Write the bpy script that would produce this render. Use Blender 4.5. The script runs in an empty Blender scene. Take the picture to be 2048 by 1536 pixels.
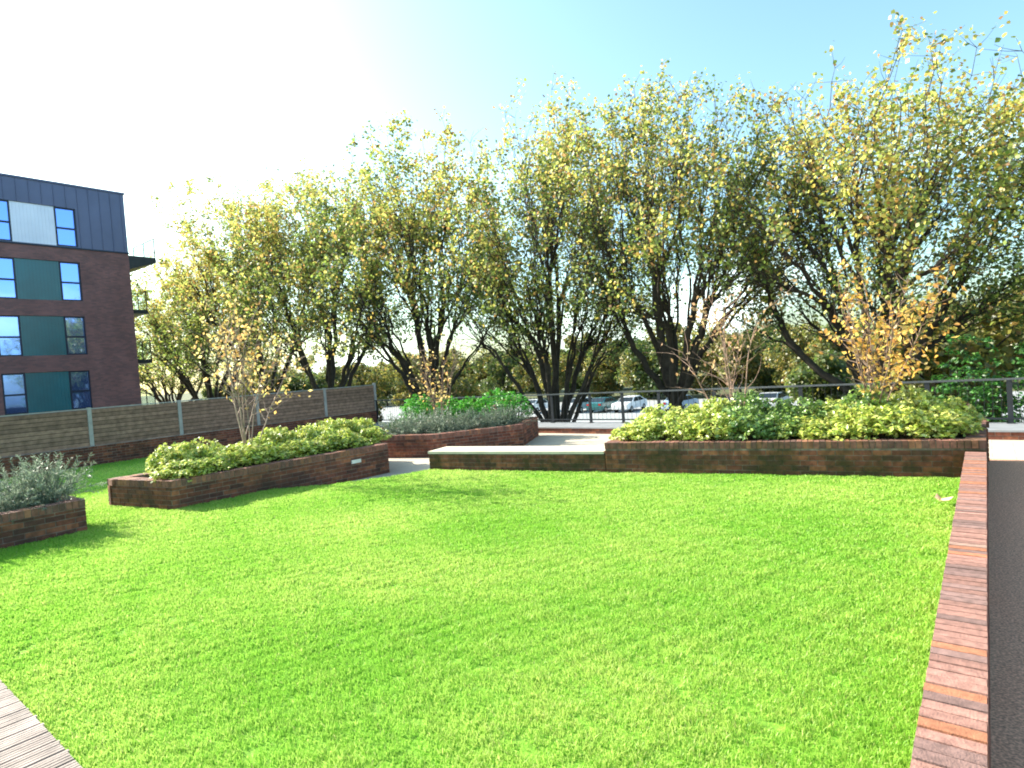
import bpy, math, random
import numpy as np
from mathutils import Vector, Matrix, noise

S = bpy.context.scene
COL = S.collection
R = math.radians
rng = np.random.default_rng(7)
random.seed(7)

# ------------------------------------------------------------------ helpers
def link(o, parent=None):
    COL.objects.link(o)
    if parent is not None:
        o.parent = parent
    return o

def tag(o, label=None, cat=None, group=None, kind=None):
    if label: o['label'] = label
    if cat: o['category'] = cat
    if group: o['group'] = group
    if kind: o['kind'] = kind
    return o

def thing(name, label, cat, loc=(0, 0, 0), rz=0.0, group=None):
    o = bpy.data.objects.new(name, None)
    o.empty_display_size = 0.2
    o.location = loc
    o.rotation_euler = (0, 0, rz)
    link(o)
    return tag(o, label, cat, group)

def copy_tree(o, parent=None):
    c = o.copy()
    link(c)
    if parent is not None:
        c.parent = parent
    for ch in list(o.children):
        copy_tree(ch, c)
    return c

class MB:
    """collects vertices, faces and a colour per face corner group (stored per point)"""
    def __init__(s):
        s.v = []; s.f = []; s.c = []; s.n = 0
    def add(s, verts, faces, col=(1, 1, 1)):
        b = s.n
        s.v.extend([tuple(v) for v in verts]); s.n += len(verts)
        s.f.extend([tuple(i + b for i in f) for f in faces])
        s.c.extend([col] * len(verts))
    def box(s, x0, x1, y0, y1, z0, z1, col=(1, 1, 1)):
        s.obox((x0, y0, z0), (x1 - x0, 0, 0), (0, y1 - y0, 0), (0, 0, z1 - z0), col)
    def obox(s, o, a, b, c, col=(1, 1, 1)):
        o, a, b, c = (np.array(q, float) for q in (o, a, b, c))
        v = [o, o + a, o + a + b, o + b, o + c, o + a + c, o + a + b + c, o + b + c]
        s.add(v, [(0, 3, 2, 1), (4, 5, 6, 7), (0, 1, 5, 4), (1, 2, 6, 5), (2, 3, 7, 6), (3, 0, 4, 7)], col)
    def prism(s, poly, z0, z1, col=(1, 1, 1)):
        n = len(poly)
        v = [(p[0], p[1], z0) for p in poly] + [(p[0], p[1], z1) for p in poly]
        f = [tuple(range(n - 1, -1, -1)), tuple(range(n, 2 * n))]
        f += [(i, (i + 1) % n, n + (i + 1) % n, n + i) for i in range(n)]
        s.add(v, f, col)
    def tube(s, pts, rad, sides=6, col=(1, 1, 1), cap=False):
        pts = np.asarray(pts, float)
        n = len(pts)
        t = np.gradient(pts, axis=0)
        t /= np.linalg.norm(t, axis=1)[:, None] + 1e-9
        up = np.array([0.13, 0.31, 1.0]) if abs(t[0][2]) < 0.9 else np.array([1.0, 0.2, 0.1])
        u = np.cross(t, up); u /= np.linalg.norm(u, axis=1)[:, None] + 1e-9
        w = np.cross(t, u)
        a = np.arange(sides) * 2 * math.pi / sides
        rad = np.asarray(rad, float)
        ring = pts[:, None, :] + rad[:, None, None] * (np.cos(a)[None, :, None] * u[:, None, :] + np.sin(a)[None, :, None] * w[:, None, :])
        f = []
        for i in range(n - 1):
            for k in range(sides):
                k2 = (k + 1) % sides
                f.append((i * sides + k, i * sides + k2, (i + 1) * sides + k2, (i + 1) * sides + k))
        if cap:
            f.append(tuple(range((n - 1) * sides, n * sides)))
            f.append(tuple(range(sides - 1, -1, -1)))
        s.add(ring.reshape(-1, 3), f, col)
    def mesh(s, name, mat, smooth=False):
        m = bpy.data.meshes.new(name)
        m.from_pydata(s.v, [], s.f)
        if s.c:
            a = m.color_attributes.new('Col', 'FLOAT_COLOR', 'POINT')
            c = np.ones((len(s.c), 4), np.float32); c[:, :3] = np.array(s.c, np.float32)
            a.data.foreach_set('color', c.ravel())
        if mat: m.materials.append(mat)
        if smooth:
            m.polygons.foreach_set('use_smooth', [True] * len(m.polygons))
        m.update()
        return m
    def build(s, name, mat, parent=None, smooth=False):
        return link(bpy.data.objects.new(name, s.mesh(name, mat, smooth)), parent)

def np_mesh(name, V, F, C, mat):
    """V (n,3), F (m,k) same-size faces, C (n,3)"""
    m = bpy.data.meshes.new(name)
    n, k = F.shape
    m.vertices.add(len(V)); m.vertices.foreach_set('co', V.astype(np.float32).ravel())
    m.loops.add(n * k); m.loops.foreach_set('vertex_index', F.astype(np.int32).ravel())
    m.polygons.add(n); m.polygons.foreach_set('loop_start', np.arange(0, n * k, k, dtype=np.int32))
    m.polygons.foreach_set('loop_total', np.full(n, k, np.int32))
    a = m.color_attributes.new('Col', 'FLOAT_COLOR', 'POINT')
    c = np.ones((len(V), 4), np.float32); c[:, :3] = C
    a.data.foreach_set('color', c.ravel())
    m.materials.append(mat)
    m.update(calc_edges=True)
    return m

# ------------------------------------------------------------------ materials
def new_mat(name):
    m = bpy.data.materials.new(name); m.use_nodes = True
    nt = m.node_tree
    return m, nt, nt.nodes['Principled BSDF']

def N(nt, typ, **kw):
    n = nt.nodes.new(typ)
    for k, v in kw.items():
        setattr(n, k, v)
    return n

def attr_mat(name, rough=0.7, var=0.25, scale=8.0, bump=0.0, bscale=60.0, stain=None, stain_scale=2.0, stain_lo=0.45, metallic=0.0, spec=0.4):
    """colour from the point attribute times a noise, optional stain colour"""
    m, nt, b = new_mat(name)
    at = N(nt, 'ShaderNodeAttribute', attribute_name='Col')
    tc = N(nt, 'ShaderNodeTexCoord')
    nz = N(nt, 'ShaderNodeTexNoise'); nz.inputs['Scale'].default_value = scale; nz.inputs['Detail'].default_value = 6
    nt.links.new(tc.outputs['Object'], nz.inputs['Vector'])
    mr = N(nt, 'ShaderNodeMapRange'); mr.inputs[1].default_value = 0.3; mr.inputs[2].default_value = 0.7
    mr.inputs[3].default_value = 1 - var; mr.inputs[4].default_value = 1 + var
    nt.links.new(nz.outputs['Fac'], mr.inputs[0])
    mx = N(nt, 'ShaderNodeVectorMath', operation='SCALE')
    nt.links.new(at.outputs['Color'], mx.inputs[0]); nt.links.new(mr.outputs[0], mx.inputs['Scale'])
    out = mx.outputs[0]
    if stain:
        n2 = N(nt, 'ShaderNodeTexNoise'); n2.inputs['Scale'].default_value = stain_scale; n2.inputs['Detail'].default_value = 7
        n2.inputs['Roughness'].default_value = 0.65
        nt.links.new(tc.outputs['Object'], n2.inputs['Vector'])
        m2 = N(nt, 'ShaderNodeMapRange'); m2.inputs[1].default_value = stain_lo; m2.inputs[2].default_value = stain_lo + 0.22
        nt.links.new(n2.outputs['Fac'], m2.inputs[0])
        m3 = N(nt, 'ShaderNodeMath', operation='MULTIPLY'); m3.inputs[1].default_value = 0.8
        nt.links.new(m2.outputs[0], m3.inputs[0])
        mc = N(nt, 'ShaderNodeMix', data_type='RGBA')
        nt.links.new(m3.outputs[0], mc.inputs['Factor']); nt.links.new(out, mc.inputs['A'])
        mc.inputs['B'].default_value = (*stain, 1)
        out = mc.outputs['Result']
    nt.links.new(out, b.inputs['Base Color'])
    b.inputs['Roughness'].default_value = rough
    b.inputs['Metallic'].default_value = metallic
    b.inputs['Specular IOR Level'].default_value = spec
    if bump:
        n3 = N(nt, 'ShaderNodeTexNoise'); n3.inputs['Scale'].default_value = bscale; n3.inputs['Detail'].default_value = 5
        nt.links.new(tc.outputs['Object'], n3.inputs['Vector'])
        bp = N(nt, 'ShaderNodeBump'); bp.inputs['Strength'].default_value = bump; bp.inputs['Distance'].default_value = 0.01
        nt.links.new(n3.outputs['Fac'], bp.inputs['Height']); nt.links.new(bp.outputs[0], b.inputs['Normal'])
    return m

def flat_mat(name, col, rough=0.6, var=0.15, scale=6.0, metallic=0.0, bump=0.0, bscale=80, spec=0.4, col2=None):
    m, nt, b = new_mat(name)
    tc = N(nt, 'ShaderNodeTexCoord')
    nz = N(nt, 'ShaderNodeTexNoise'); nz.inputs['Scale'].default_value = scale; nz.inputs['Detail'].default_value = 7
    nt.links.new(tc.outputs['Object'], nz.inputs['Vector'])
    cr = N(nt, 'ShaderNodeValToRGB')
    cr.color_ramp.elements[0].position = 0.3; cr.color_ramp.elements[1].position = 0.7
    cr.color_ramp.elements[0].color = (*[c * (1 - var) for c in col], 1)
    cr.color_ramp.elements[1].color = (*(col2 or [min(1, c * (1 + var)) for c in col]), 1)
    nt.links.new(nz.outputs['Fac'], cr.inputs[0]); nt.links.new(cr.outputs[0], b.inputs['Base Color'])
    b.inputs['Roughness'].default_value = rough; b.inputs['Metallic'].default_value = metallic
    b.inputs['Specular IOR Level'].default_value = spec
    if bump:
        n3 = N(nt, 'ShaderNodeTexNoise'); n3.inputs['Scale'].default_value = bscale; n3.inputs['Detail'].default_value = 5
        nt.links.new(tc.outputs['Object'], n3.inputs['Vector'])
        bp = N(nt, 'ShaderNodeBump'); bp.inputs['Strength'].default_value = bump; bp.inputs['Distance'].default_value = 0.01
        nt.links.new(n3.outputs['Fac'], bp.inputs['Height']); nt.links.new(bp.outputs[0], b.inputs['Normal'])
    return m

def leaf_mat(name, trans=0.45, gloss=0.06):
    m = bpy.data.materials.new(name); m.use_nodes = True
    nt = m.node_tree; nt.nodes.clear()
    at = N(nt, 'ShaderNodeAttribute', attribute_name='Col')
    d = N(nt, 'ShaderNodeBsdfDiffuse'); t = N(nt, 'ShaderNodeBsdfTranslucent'); g = N(nt, 'ShaderNodeBsdfGlossy')
    g.inputs['Roughness'].default_value = 0.45; g.inputs['Color'].default_value = (1, 1, 1, 1)
    nt.links.new(at.outputs['Color'], d.inputs['Color'])
    gm = N(nt, 'ShaderNodeGamma'); gm.inputs[1].default_value = 0.85
    nt.links.new(at.outputs['Color'], gm.inputs[0]); nt.links.new(gm.outputs[0], t.inputs['Color'])
    a = N(nt, 'ShaderNodeMixShader'); a.inputs[0].default_value = trans
    nt.links.new(d.outputs[0], a.inputs[1]); nt.links.new(t.outputs[0], a.inputs[2])
    b = N(nt, 'ShaderNodeMixShader'); b.inputs[0].default_value = gloss
    nt.links.new(a.outputs[0], b.inputs[1]); nt.links.new(g.outputs[0], b.inputs[2])
    o = N(nt, 'ShaderNodeOutputMaterial'); nt.links.new(b.outputs[0], o.inputs[0])
    return m

M = {}
M['brick'] = attr_mat('brick', 0.85, 0.35, 14, 0.5, 90, stain=(0.045, 0.03, 0.022), stain_scale=1.6, stain_lo=0.5)
M['mossy_brick'] = attr_mat('mossy_brick', 0.88, 0.45, 12, 0.5, 90, stain=(0.032, 0.034, 0.008), stain_scale=2.6, stain_lo=0.37)
M['coping'] = attr_mat('coping_brick', 0.8, 0.28, 22, 0.5, 120)
M['soil'] = flat_mat('soil', (0.035, 0.022, 0.014), 0.95, 0.4, 25, bump=0.8, bscale=40)
M['turf'] = flat_mat('turf', (0.16, 0.34, 0.025), 0.95, 0.3, 9, bump=0.6, bscale=70)
M['grass'] = leaf_mat('grass_blades', 0.45, 0.015)
M['leaf'] = leaf_mat('leaves', 0.55, 0.04)
M['shrub_leaf'] = leaf_mat('shrub_leaves', 0.35, 0.06)
M['bark'] = attr_mat('bark', 0.9, 0.4, 5, 0.6, 20)
M['paving'] = None
M['slab'] = flat_mat('pale_stone', (0.62, 0.53, 0.42), 0.75, 0.12, 5, bump=0.15)
M['kerb'] = flat_mat('grey_coping', (0.25, 0.26, 0.28), 0.6, 0.12, 4)
M['fence_wood'] = attr_mat('fence_boards', 0.85, 0.3, 7, 0.3, 40)
M['post'] = flat_mat('pale_post', (0.40, 0.38, 0.36), 0.7, 0.15, 8)
M['steel'] = flat_mat('dark_steel', (0.028, 0.032, 0.038), 0.4, 0.2, 8, metallic=0.2)
M['railtop'] = flat_mat('rail_steel', (0.12, 0.13, 0.14), 0.35, 0.15, 8, metallic=0.5)
M['clad'] = flat_mat('grey_metal_cladding', (0.13, 0.14, 0.24), 0.42, 0.1, 0.7, metallic=0.25)
M['light_panel'] = flat_mat('light_grey_panel', (0.80, 0.80, 0.95), 0.4, 0.08, 0.8, metallic=0.2)
M['teal_panel'] = flat_mat('teal_panel', (0.008, 0.125, 0.165), 0.25, 0.2, 0.7, spec=0.6)
M['frame'] = flat_mat('window_frame', (0.010, 0.016, 0.045), 0.4, 0.1, 5)
M['asphalt'] = flat_mat('asphalt', (0.10, 0.10, 0.105), 0.85, 0.2, 3)
M['ground'] = flat_mat('rough_ground', (0.075, 0.085, 0.03), 0.95, 0.4, 0.6)
M['concrete'] = flat_mat('concrete', (0.30, 0.29, 0.27), 0.85, 0.15, 2)
M['white'] = flat_mat('white_paint', (0.78, 0.78, 0.78), 0.4, 0.05, 3)

def glass_pane():
    m, nt, b = new_mat('window_glass')
    b.inputs['Base Color'].default_value = (0.22, 0.36, 0.90, 1)
    b.inputs['Metallic'].default_value = 0.85
    b.inputs['Roughness'].default_value = 0.03
    tc = N(nt, 'ShaderNodeTexCoord'); nz = N(nt, 'ShaderNodeTexNoise'); nz.inputs['Scale'].default_value = 0.8
    nt.links.new(tc.outputs['Object'], nz.inputs['Vector'])
    bp = N(nt, 'ShaderNodeBump'); bp.inputs['Strength'].default_value = 0.05; bp.inputs['Distance'].default_value = 0.05
    nt.links.new(nz.outputs['Fac'], bp.inputs['Height']); nt.links.new(bp.outputs[0], b.inputs['Normal'])
    return m
M['glass'] = glass_pane()

def clear_glass():
    m, nt, b = new_mat('balustrade_glass')
    nt.nodes.remove(b)
    t = N(nt, 'ShaderNodeBsdfTransparent'); t.inputs[0].default_value = (0.90, 0.94, 0.93, 1)
    g = N(nt, 'ShaderNodeBsdfGlossy'); g.inputs['Roughness'].default_value = 0.05
    x = N(nt, 'ShaderNodeMixShader'); x.inputs[0].default_value = 0.05
    nt.links.new(t.outputs[0], x.inputs[1]); nt.links.new(g.outputs[0], x.inputs[2])
    nt.links.new(x.outputs[0], nt.nodes['Material Output'].inputs[0])
    return m
M['clear_glass'] = clear_glass()

def paving_mat():
    m, nt, b = new_mat('pale_paving')
    tc = N(nt, 'ShaderNodeTexCoord')
    br = N(nt, 'ShaderNodeTexBrick'); br.offset = 0.5
    br.inputs['Scale'].default_value = 1.0; br.inputs['Brick Width'].default_value = 0.6; br.inputs['Row Height'].default_value = 0.4
    br.inputs['Mortar Size'].default_value = 0.006
    br.inputs['Color1'].default_value = (0.56, 0.47, 0.37, 1); br.inputs['Color2'].default_value = (0.50, 0.42, 0.33, 1)
    br.inputs['Mortar'].default_value = (0.38, 0.31, 0.24, 1)
    nt.links.new(tc.outputs['Object'], br.inputs['Vector'])
    nz = N(nt, 'ShaderNodeTexNoise'); nz.inputs['Scale'].default_value = 120; nz.inputs['Detail'].default_value = 3
    nt.links.new(tc.outputs['Object'], nz.inputs['Vector'])
    mr = N(nt, 'ShaderNodeMapRange'); mr.inputs[1].default_value = 0.3; mr.inputs[2].default_value = 0.7; mr.inputs[3].default_value = 0.7; mr.inputs[4].default_value = 1.25
    nt.links.new(nz.outputs['Fac'], mr.inputs[0])
    v = N(nt, 'ShaderNodeVectorMath', operation='SCALE'); nt.links.new(br.outputs[0], v.inputs[0]); nt.links.new(mr.outputs[0], v.inputs['Scale'])
    nt.links.new(v.outputs[0], b.inputs['Base Color']); b.inputs['Roughness'].default_value = 0.85
    return m
M['paving'] = paving_mat()

def deck_mat():
    return attr_mat('deck_boards', 0.75, 0.3, 9, 0.3, 40)
M['deck'] = deck_mat()

# ------------------------------------------------------------------ camera, light, sky
YAW, PITCH, ROLL, F = R(38.4908), R(1.5758), R(4.1088), 1198.1
cam = bpy.data.cameras.new('camera'); co = bpy.data.objects.new('camera', cam); link(co)
cam.sensor_width = 36; cam.lens = F / 2048 * 36; cam.clip_end = 3000; cam.clip_start = 0.05
co.matrix_world = Matrix.Translation((0, 0, 1.86)) @ Matrix.Rotation(YAW, 4, 'Z') @ Matrix.Rotation(math.pi / 2 - PITCH, 4, 'X') @ Matrix.Rotation(-ROLL, 4, 'Z')
S.camera = co

EL = R(28.5)
to_sun = Vector((-0.985 * math.cos(EL), -0.17 * math.cos(EL), math.sin(EL)))
sl = bpy.data.lights.new('sun', 'SUN'); sl.energy = 5.0; sl.angle = R(0.5); sl.color = (1.0, 0.93, 0.80)
so = bpy.data.objects.new('sun', sl); link(so)
so.rotation_euler = to_sun.to_track_quat('Z', 'Y').to_euler()
so.location = (-30, -10, 40)

W = bpy.data.worlds.new('World'); S.world = W; W.use_nodes = True
nt = W.node_tree
bg = nt.nodes['Background']
sky = N(nt, 'ShaderNodeTexSky', sky_type='NISHITA'); sky.sun_disc = False
sky.sun_elevation = EL; sky.sun_rotation = math.atan2(to_sun.x, to_sun.y)
sky.air_density = 1.0; sky.dust_density = 2.2; sky.ozone_density = 2.0; sky.altitude = 0
tc = N(nt, 'ShaderNodeTexCoord')
mp = N(nt, 'ShaderNodeMapping'); mp.inputs['Scale'].default_value = (1, 1, 2.6)
nt.links.new(tc.outputs['Generated'], mp.inputs[0])
nz = N(nt, 'ShaderNodeTexNoise'); nz.inputs['Scale'].default_value = 2.6; nz.inputs['Detail'].default_value = 8; nz.inputs['Roughness'].default_value = 0.55
nt.links.new(mp.outputs[0], nz.inputs['Vector'])
cr = N(nt, 'ShaderNodeMapRange'); cr.inputs[1].default_value = 0.52; cr.inputs[2].default_value = 0.68
nt.links.new(nz.outputs['Fac'], cr.inputs[0])
sx = N(nt, 'ShaderNodeSeparateXYZ'); nt.links.new(tc.outputs['Generated'], sx.inputs[0])
lo = N(nt, 'ShaderNodeMapRange'); lo.inputs[1].default_value = 0.34; lo.inputs[2].default_value = 0.10   # clouds sit low over the horizon
nt.links.new(sx.outputs['Z'], lo.inputs[0])
ml = N(nt, 'ShaderNodeMath', operation='MULTIPLY'); nt.links.new(cr.outputs[0], ml.inputs[0]); nt.links.new(lo.outputs[0], ml.inputs[1])
cm = N(nt, 'ShaderNodeMix', data_type='RGBA'); cm.inputs['B'].default_value = (7.5, 7.6, 8.2, 1)
nt.links.new(ml.outputs[0], cm.inputs['Factor']); nt.links.new(sky.outputs[0], cm.inputs['A'])
tint = N(nt, 'ShaderNodeMix', data_type='RGBA', blend_type='MULTIPLY'); tint.inputs['Factor'].default_value = 1
tint.inputs['B'].default_value = (0.92, 1.09, 0.97, 1)
nt.links.new(cm.outputs['Result'], tint.inputs['A']); nt.links.new(tint.outputs['Result'], bg.inputs['Color'])
bg.inputs['Strength'].default_value = 0.135

S.view_settings.view_transform = 'Standard'; S.view_settings.look = 'None'
S.view_settings.exposure = 1.6; S.view_settings.gamma = 1
S.render.engine = 'CYCLES'
S.cycles.max_bounces = 8; S.cycles.transparent_max_bounces = 16
S.cycles.use_denoising = True
S.cycles.pixel_filter_type = 'BLACKMAN_HARRIS'; S.cycles.filter_width = 1.9

# ------------------------------------------------------------------ ground
STREET = -3.2
g = MB(); g.add([(-1500, -1500, STREET), (1500, -1500, STREET), (1500, 1500, STREET), (-1500, 1500, STREET)], [(0, 1, 2, 3)])
tag(g.build('ground', M['ground']), kind='structure')
g = MB(); z = STREET + 0.006
g.add([(-90, 40, z), (30, 40, z), (30, 66, z), (-90, 66, z)], [(0, 1, 2, 3)])
tag(g.build('car_park', flat_mat('car_park_surface', (0.30, 0.31, 0.32), 0.8, 0.12, 0.5)), kind='structure')
g = MB()
for k in range(34):
    x = -80 + k * 2.7
    g.add([(x, 50.2, z + .004), (x + .12, 50.2, z + .004), (x + .12, 55, z + .004), (x, 55, z + .004)], [(0, 1, 2, 3)])
tag(g.build('parking_bay_markings', M['white']), kind='structure')
g = MB(); g.add([(-120, 27, z), (60, 27, z), (60, 33.5, z), (-120, 33.5, z)], [(0, 1, 2, 3)])
tag(g.build('road', M['asphalt']), kind='structure')

TZ = -0.15
g = MB(); g.box(-19.75, 6, -6, 15.62, STREET - .05, TZ - 0.02)
tag(g.build('podium', M['concrete']), kind='structure')
g = MB(); g.add([(-19.4, -6, TZ), (6, -6, TZ), (6, 14.4, TZ), (-19.4, 14.4, TZ)], [(0, 1, 2, 3)])
tag(g.build('terrace_paving', M['paving']), kind='structure')
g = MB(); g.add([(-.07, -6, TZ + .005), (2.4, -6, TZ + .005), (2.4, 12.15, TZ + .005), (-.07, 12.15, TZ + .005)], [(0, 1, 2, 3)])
tag(g.build('path', flat_mat('bound_gravel_shaded', (.58, .31, .20), .9, .55, 70, bump=.6, bscale=220)), kind='structure')  # shade coloured into the gravel: brown stops at the shadow edge, pale paving beyond

def frontY(x): return 9.69 + 0.2047 * (x + 0.05)
LAWN = [(-0.27, -4), (-0.27, frontY(-.27)), (-8.5, frontY(-8.5)), (-8.75, 7.1), (-9.3, 6.2), (-9.98, 5.6), (-11.7, 5.4), (-11.9, 8.1), (-19.3, 8.3), (-19.3, -4)]
PA = [(-9.95, -3), (-9.95, 2.75), (-11.6, 2.75), (-11.6, -3)]
PB = [(-10.12, 3.95), (-9.87, 8.1), (-11.75, 9.15), (-11.8, 3.6)]
g = MB(); g.prism(LAWN, TZ - .004, 0.0)
tag(g.build('lawn', M['turf']), kind='structure')

# ------------------------------------------------------------------ grass blades
def inside(P, poly):
    x, y = P[:, 0], P[:, 1]; r = np.zeros(len(P), bool)
    for i in range(len(poly)):
        x0, y0 = poly[i]; x1, y1 = poly[(i + 1) % len(poly)]
        c = ((y0 > y) != (y1 > y)) & (x < (x1 - x0) * (y - y0) / (y1 - y0 + 1e-12) + x0)
        r ^= c
    return r

def vnoise(P, s, seed):
    """cheap smooth value noise in 2-d or 3-d via sums of sines"""
    q = np.random.default_rng(seed); o = np.zeros(len(P))
    for k in range(7):
        d = q.normal(size=P.shape[1]); d /= np.linalg.norm(d)
        o += np.sin(P @ d * s * q.uniform(.6, 1.8) + q.uniform(0, 6.28))
    return o / 7 * 1.6

DECK = [(-5.6, -1.5), (-5.6, 0.86), (-1.2, 0.90), (-1.2, -1.5)]
def grass():
    pts = []
    n = 2000000
    P = np.stack([rng.uniform(-14, -0.27, n), rng.uniform(0.3, 9.7, n)], 1)
    P = P[inside(P, LAWN) & ~inside(P, PA) & ~inside(P, PB) & ~inside(P, [(a, b + .02) for a, b in DECK])]
    # camera field with a margin
    ang = np.degrees(np.arctan2(P[:, 0], P[:, 1])) + 38.5
    P = P[(np.abs(ang) < 62)]
    d = np.hypot(P[:, 0], P[:, 1])
    keep = rng.uniform(size=len(P)) < np.clip(4.6 / d, 0.30, 1)
    P = P[keep]; d = d[keep]
    far = np.stack([rng.uniform(-19.3, -11.8, 26000), rng.uniform(1.0, 8.2, 26000)], 1)
    far = far[inside(far, LAWN) & ~inside(far, PA) & ~inside(far, PB)]
    hole = (vnoise(P, 13.0, 21) + .8 * vnoise(P, 31.0, 22)) > 1.05
    P = P[~(hole & (rng.uniform(size=len(P)) < .75))]
    P = np.vstack([P, far]); d = np.hypot(P[:, 0], P[:, 1])
    n = len(P)
    a = rng.uniform(0, 6.283, n)
    patch = vnoise(P, 1.7, 3); fine = vnoise(P, 9.0, 5)
    clump = vnoise(P, 22.0, 9)
    h = rng.uniform(.014, .034, n) * (1 + .25 * fine + .3 * clump)
    h = np.clip(h, .012, .085)
    w = (rng.uniform(.0018, .0030, n)) * np.clip(d / 3.5, 1, 2.6)
    lean = rng.uniform(.1, .95, n) * h
    la = rng.uniform(0, 6.283, n)
    side = np.stack([np.cos(a) * w, np.sin(a) * w, np.zeros(n)], 1)
    ld = np.stack([np.cos(la) * lean, np.sin(la) * lean, np.zeros(n)], 1)
    B = np.stack([P[:, 0], P[:, 1], np.full(n, -.002)], 1)
    mid = B + ld * .35 + np.stack([np.zeros(n), np.zeros(n), h * .6], 1)
    tip = B + ld + np.stack([np.zeros(n), np.zeros(n), h], 1)
    V = np.stack([B - side, B + side, mid + side * .8, mid - side * .8, tip + side * .15, tip - side * .15], 1).reshape(-1, 3)
    i = np.arange(n)[:, None] * 6
    Fc = np.concatenate([i + np.array([[0, 1, 2, 3]]), i + np.array([[3, 2, 4, 5]])], 0)
    g1 = np.array([.25, .50, .05]); g2 = np.array([.48, .63, .13]); g3 = np.array([.50, .52, .18]); g4 = np.array([.14, .36, .025])
    t = np.clip(.42 + .6 * patch + .25 * fine + rng.normal(0, .22, n), 0, 1)[:, None]
    C = g1 * (1 - t) + g2 * t
    dry = (rng.uniform(size=n) < .03 + .05 * (patch > .4))[:, None]
    C = np.where(dry, g3, C)
    dark = (rng.uniform(size=n) < .12 + .10 * (clump > .6))[:, None]
    C = np.where(dark, g4, C)
    me = np_mesh('grass', V, Fc, np.repeat(C, 6, 0), M['grass'])
    o = link(bpy.data.objects.new('grass', me))
    tag(o, kind='stuff')
grass()

# ------------------------------------------------------------------ brickwork
def brick_col(kind='dark'):
    r = random.random()
    if kind == 'pcop':
        c = (.22, .095, .068) if r < .6 else ((.16, .08, .062) if r < .85 else (.29, .125, .07))
    elif kind == 'cop':
        if r < .60: c = (.295, .152, .12)
        elif r < .8: c = (.225, .133, .115)
        elif r < .97: c = (.38, .15, .08)
        else: c = (.29, .18, .14)
    else:
        if r < .55: c = (.19, .062, .038)
        elif r < .8: c = (.115, .044, .032)
        else: c = (.27, .095, .05)
    j = random.uniform(.8, 1.2)
    return tuple(x * j for x in c)

def brick_face(mb, P, Q, z0, z1, nrm, depth=.1):
    """real bricks laid in stretcher courses against the line P-Q, facing nrm"""
    P = np.array(P, float); Q = np.array(Q, float); L = np.linalg.norm(Q - P); d = (Q - P) / L; nrm = np.array(nrm, float)
    z = z0; row = 0
    while z < z1 - .02:
        h = min(.065, z1 - z - .004)
        s = 0.0 if row % 2 == 0 else -.1125
        while s < L:
            a = max(s, 0); b = min(s + .215, L)
            if b - a > .03:
                j = random.uniform(-.0015, .0015)
                o = P + d * a + nrm * j
                mb.obox((o[0], o[1], z), (d[0] * (b - a), d[1] * (b - a), 0), (-nrm[0] * depth, -nrm[1] * depth, 0), (0, 0, h), brick_col())
            s += .225
        z += .075; row += 1

def coping_run(mb, P, Q, nrm, z0, h=.102, width=.215, over=.0, kind='cop'):
    P = np.array(P, float); Q = np.array(Q, float); L = np.linalg.norm(Q - P); d = (Q - P) / L; nrm = np.array(nrm, float)
    n = max(1, int(L / .075)); pitch = L / n
    for k in range(n):
        o = P + d * (k * pitch + .005) + nrm * (over + random.uniform(-.002, .002))
        hh = h + random.uniform(-.003, .002)
        mb.obox((o[0], o[1], z0), (d[0] * (pitch - .01), d[1] * (pitch - .01), 0), (-nrm[0] * width, -nrm[1] * width, 0), (0, 0, hh), brick_col(kind))

def inset(poly, t):
    """inset a clockwise or counter-clockwise convex polygon by t"""
    n = len(poly); P = [np.array(p, float) for p in poly]
    area = sum(P[i][0] * P[(i + 1) % n][1] - P[(i + 1) % n][0] * P[i][1] for i in range(n))
    sg = 1 if area > 0 else -1
    lines = []
    for i in range(n):
        d = P[(i + 1) % n] - P[i]; d /= np.linalg.norm(d)
        nn = np.array([-d[1], d[0]]) * sg
        lines.append((P[i] + nn * t, d))
    out = []
    for i in range(n):
        (p, d), (q, e) = lines[i - 1], lines[i]
        s = np.linalg.solve(np.array([d, -e]).T, q - p)[0]
        out.append(p + d * s)
    return out, sg

MORTAR = (.24, .19, .155)
def planter(label, poly, z0, z1, mat, loc):
    t = thing('brick_planter', label, 'planter', (loc[0], loc[1], z0))
    poly = [(p[0] - loc[0], p[1] - loc[1]) for p in poly]
    z1 -= z0; n = len(poly)
    zc = z1 - .102
    outer, sg = inset(poly, .006); inner, _ = inset(poly, .215)
    core = MB()
    for i in range(n):
        j = (i + 1) % n
        core.prism([outer[i], outer[j], inner[j], inner[i]] if sg > 0 else [outer[j], outer[i], inner[i], inner[j]], 0, z1 - .008, MORTAR)
    br = MB(); cp = MB()
    for i in range(n):
        P = np.array(poly[i]); Q = np.array(poly[(i + 1) % n]); d = (Q - P) / np.linalg.norm(Q - P)
        nn = np.array([d[1], -d[0]]) * sg
        brick_face(br, P, Q, .004, zc - .006, nn)
        coping_run(cp, P, Q, nn, zc, over=.002, kind='pcop')
    core.v += [];
    b = br.n
    core.add(br.v, br.f); core.c[-br.n:] = br.c
    core.build('wall', M[mat], t)
    cp.build('coping', M['coping'] if mat == 'brick' else M['mossy_cop'], t)
    so_ = MB(); so_.prism([tuple(p) for p in inset(poly, .20)[0]] if sg > 0 else [tuple(p) for p in inset(poly, .20)[0]][::-1], 0.01, z1 - .07)
    so_.build('soil', M['soil'], t)
    return t
M['mossy_cop'] = attr_mat('mossy_coping', 0.85, 0.35, 14, 0.5, 100, stain=(0.055, 0.055, 0.02), stain_scale=2.6, stain_lo=0.5)

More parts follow.
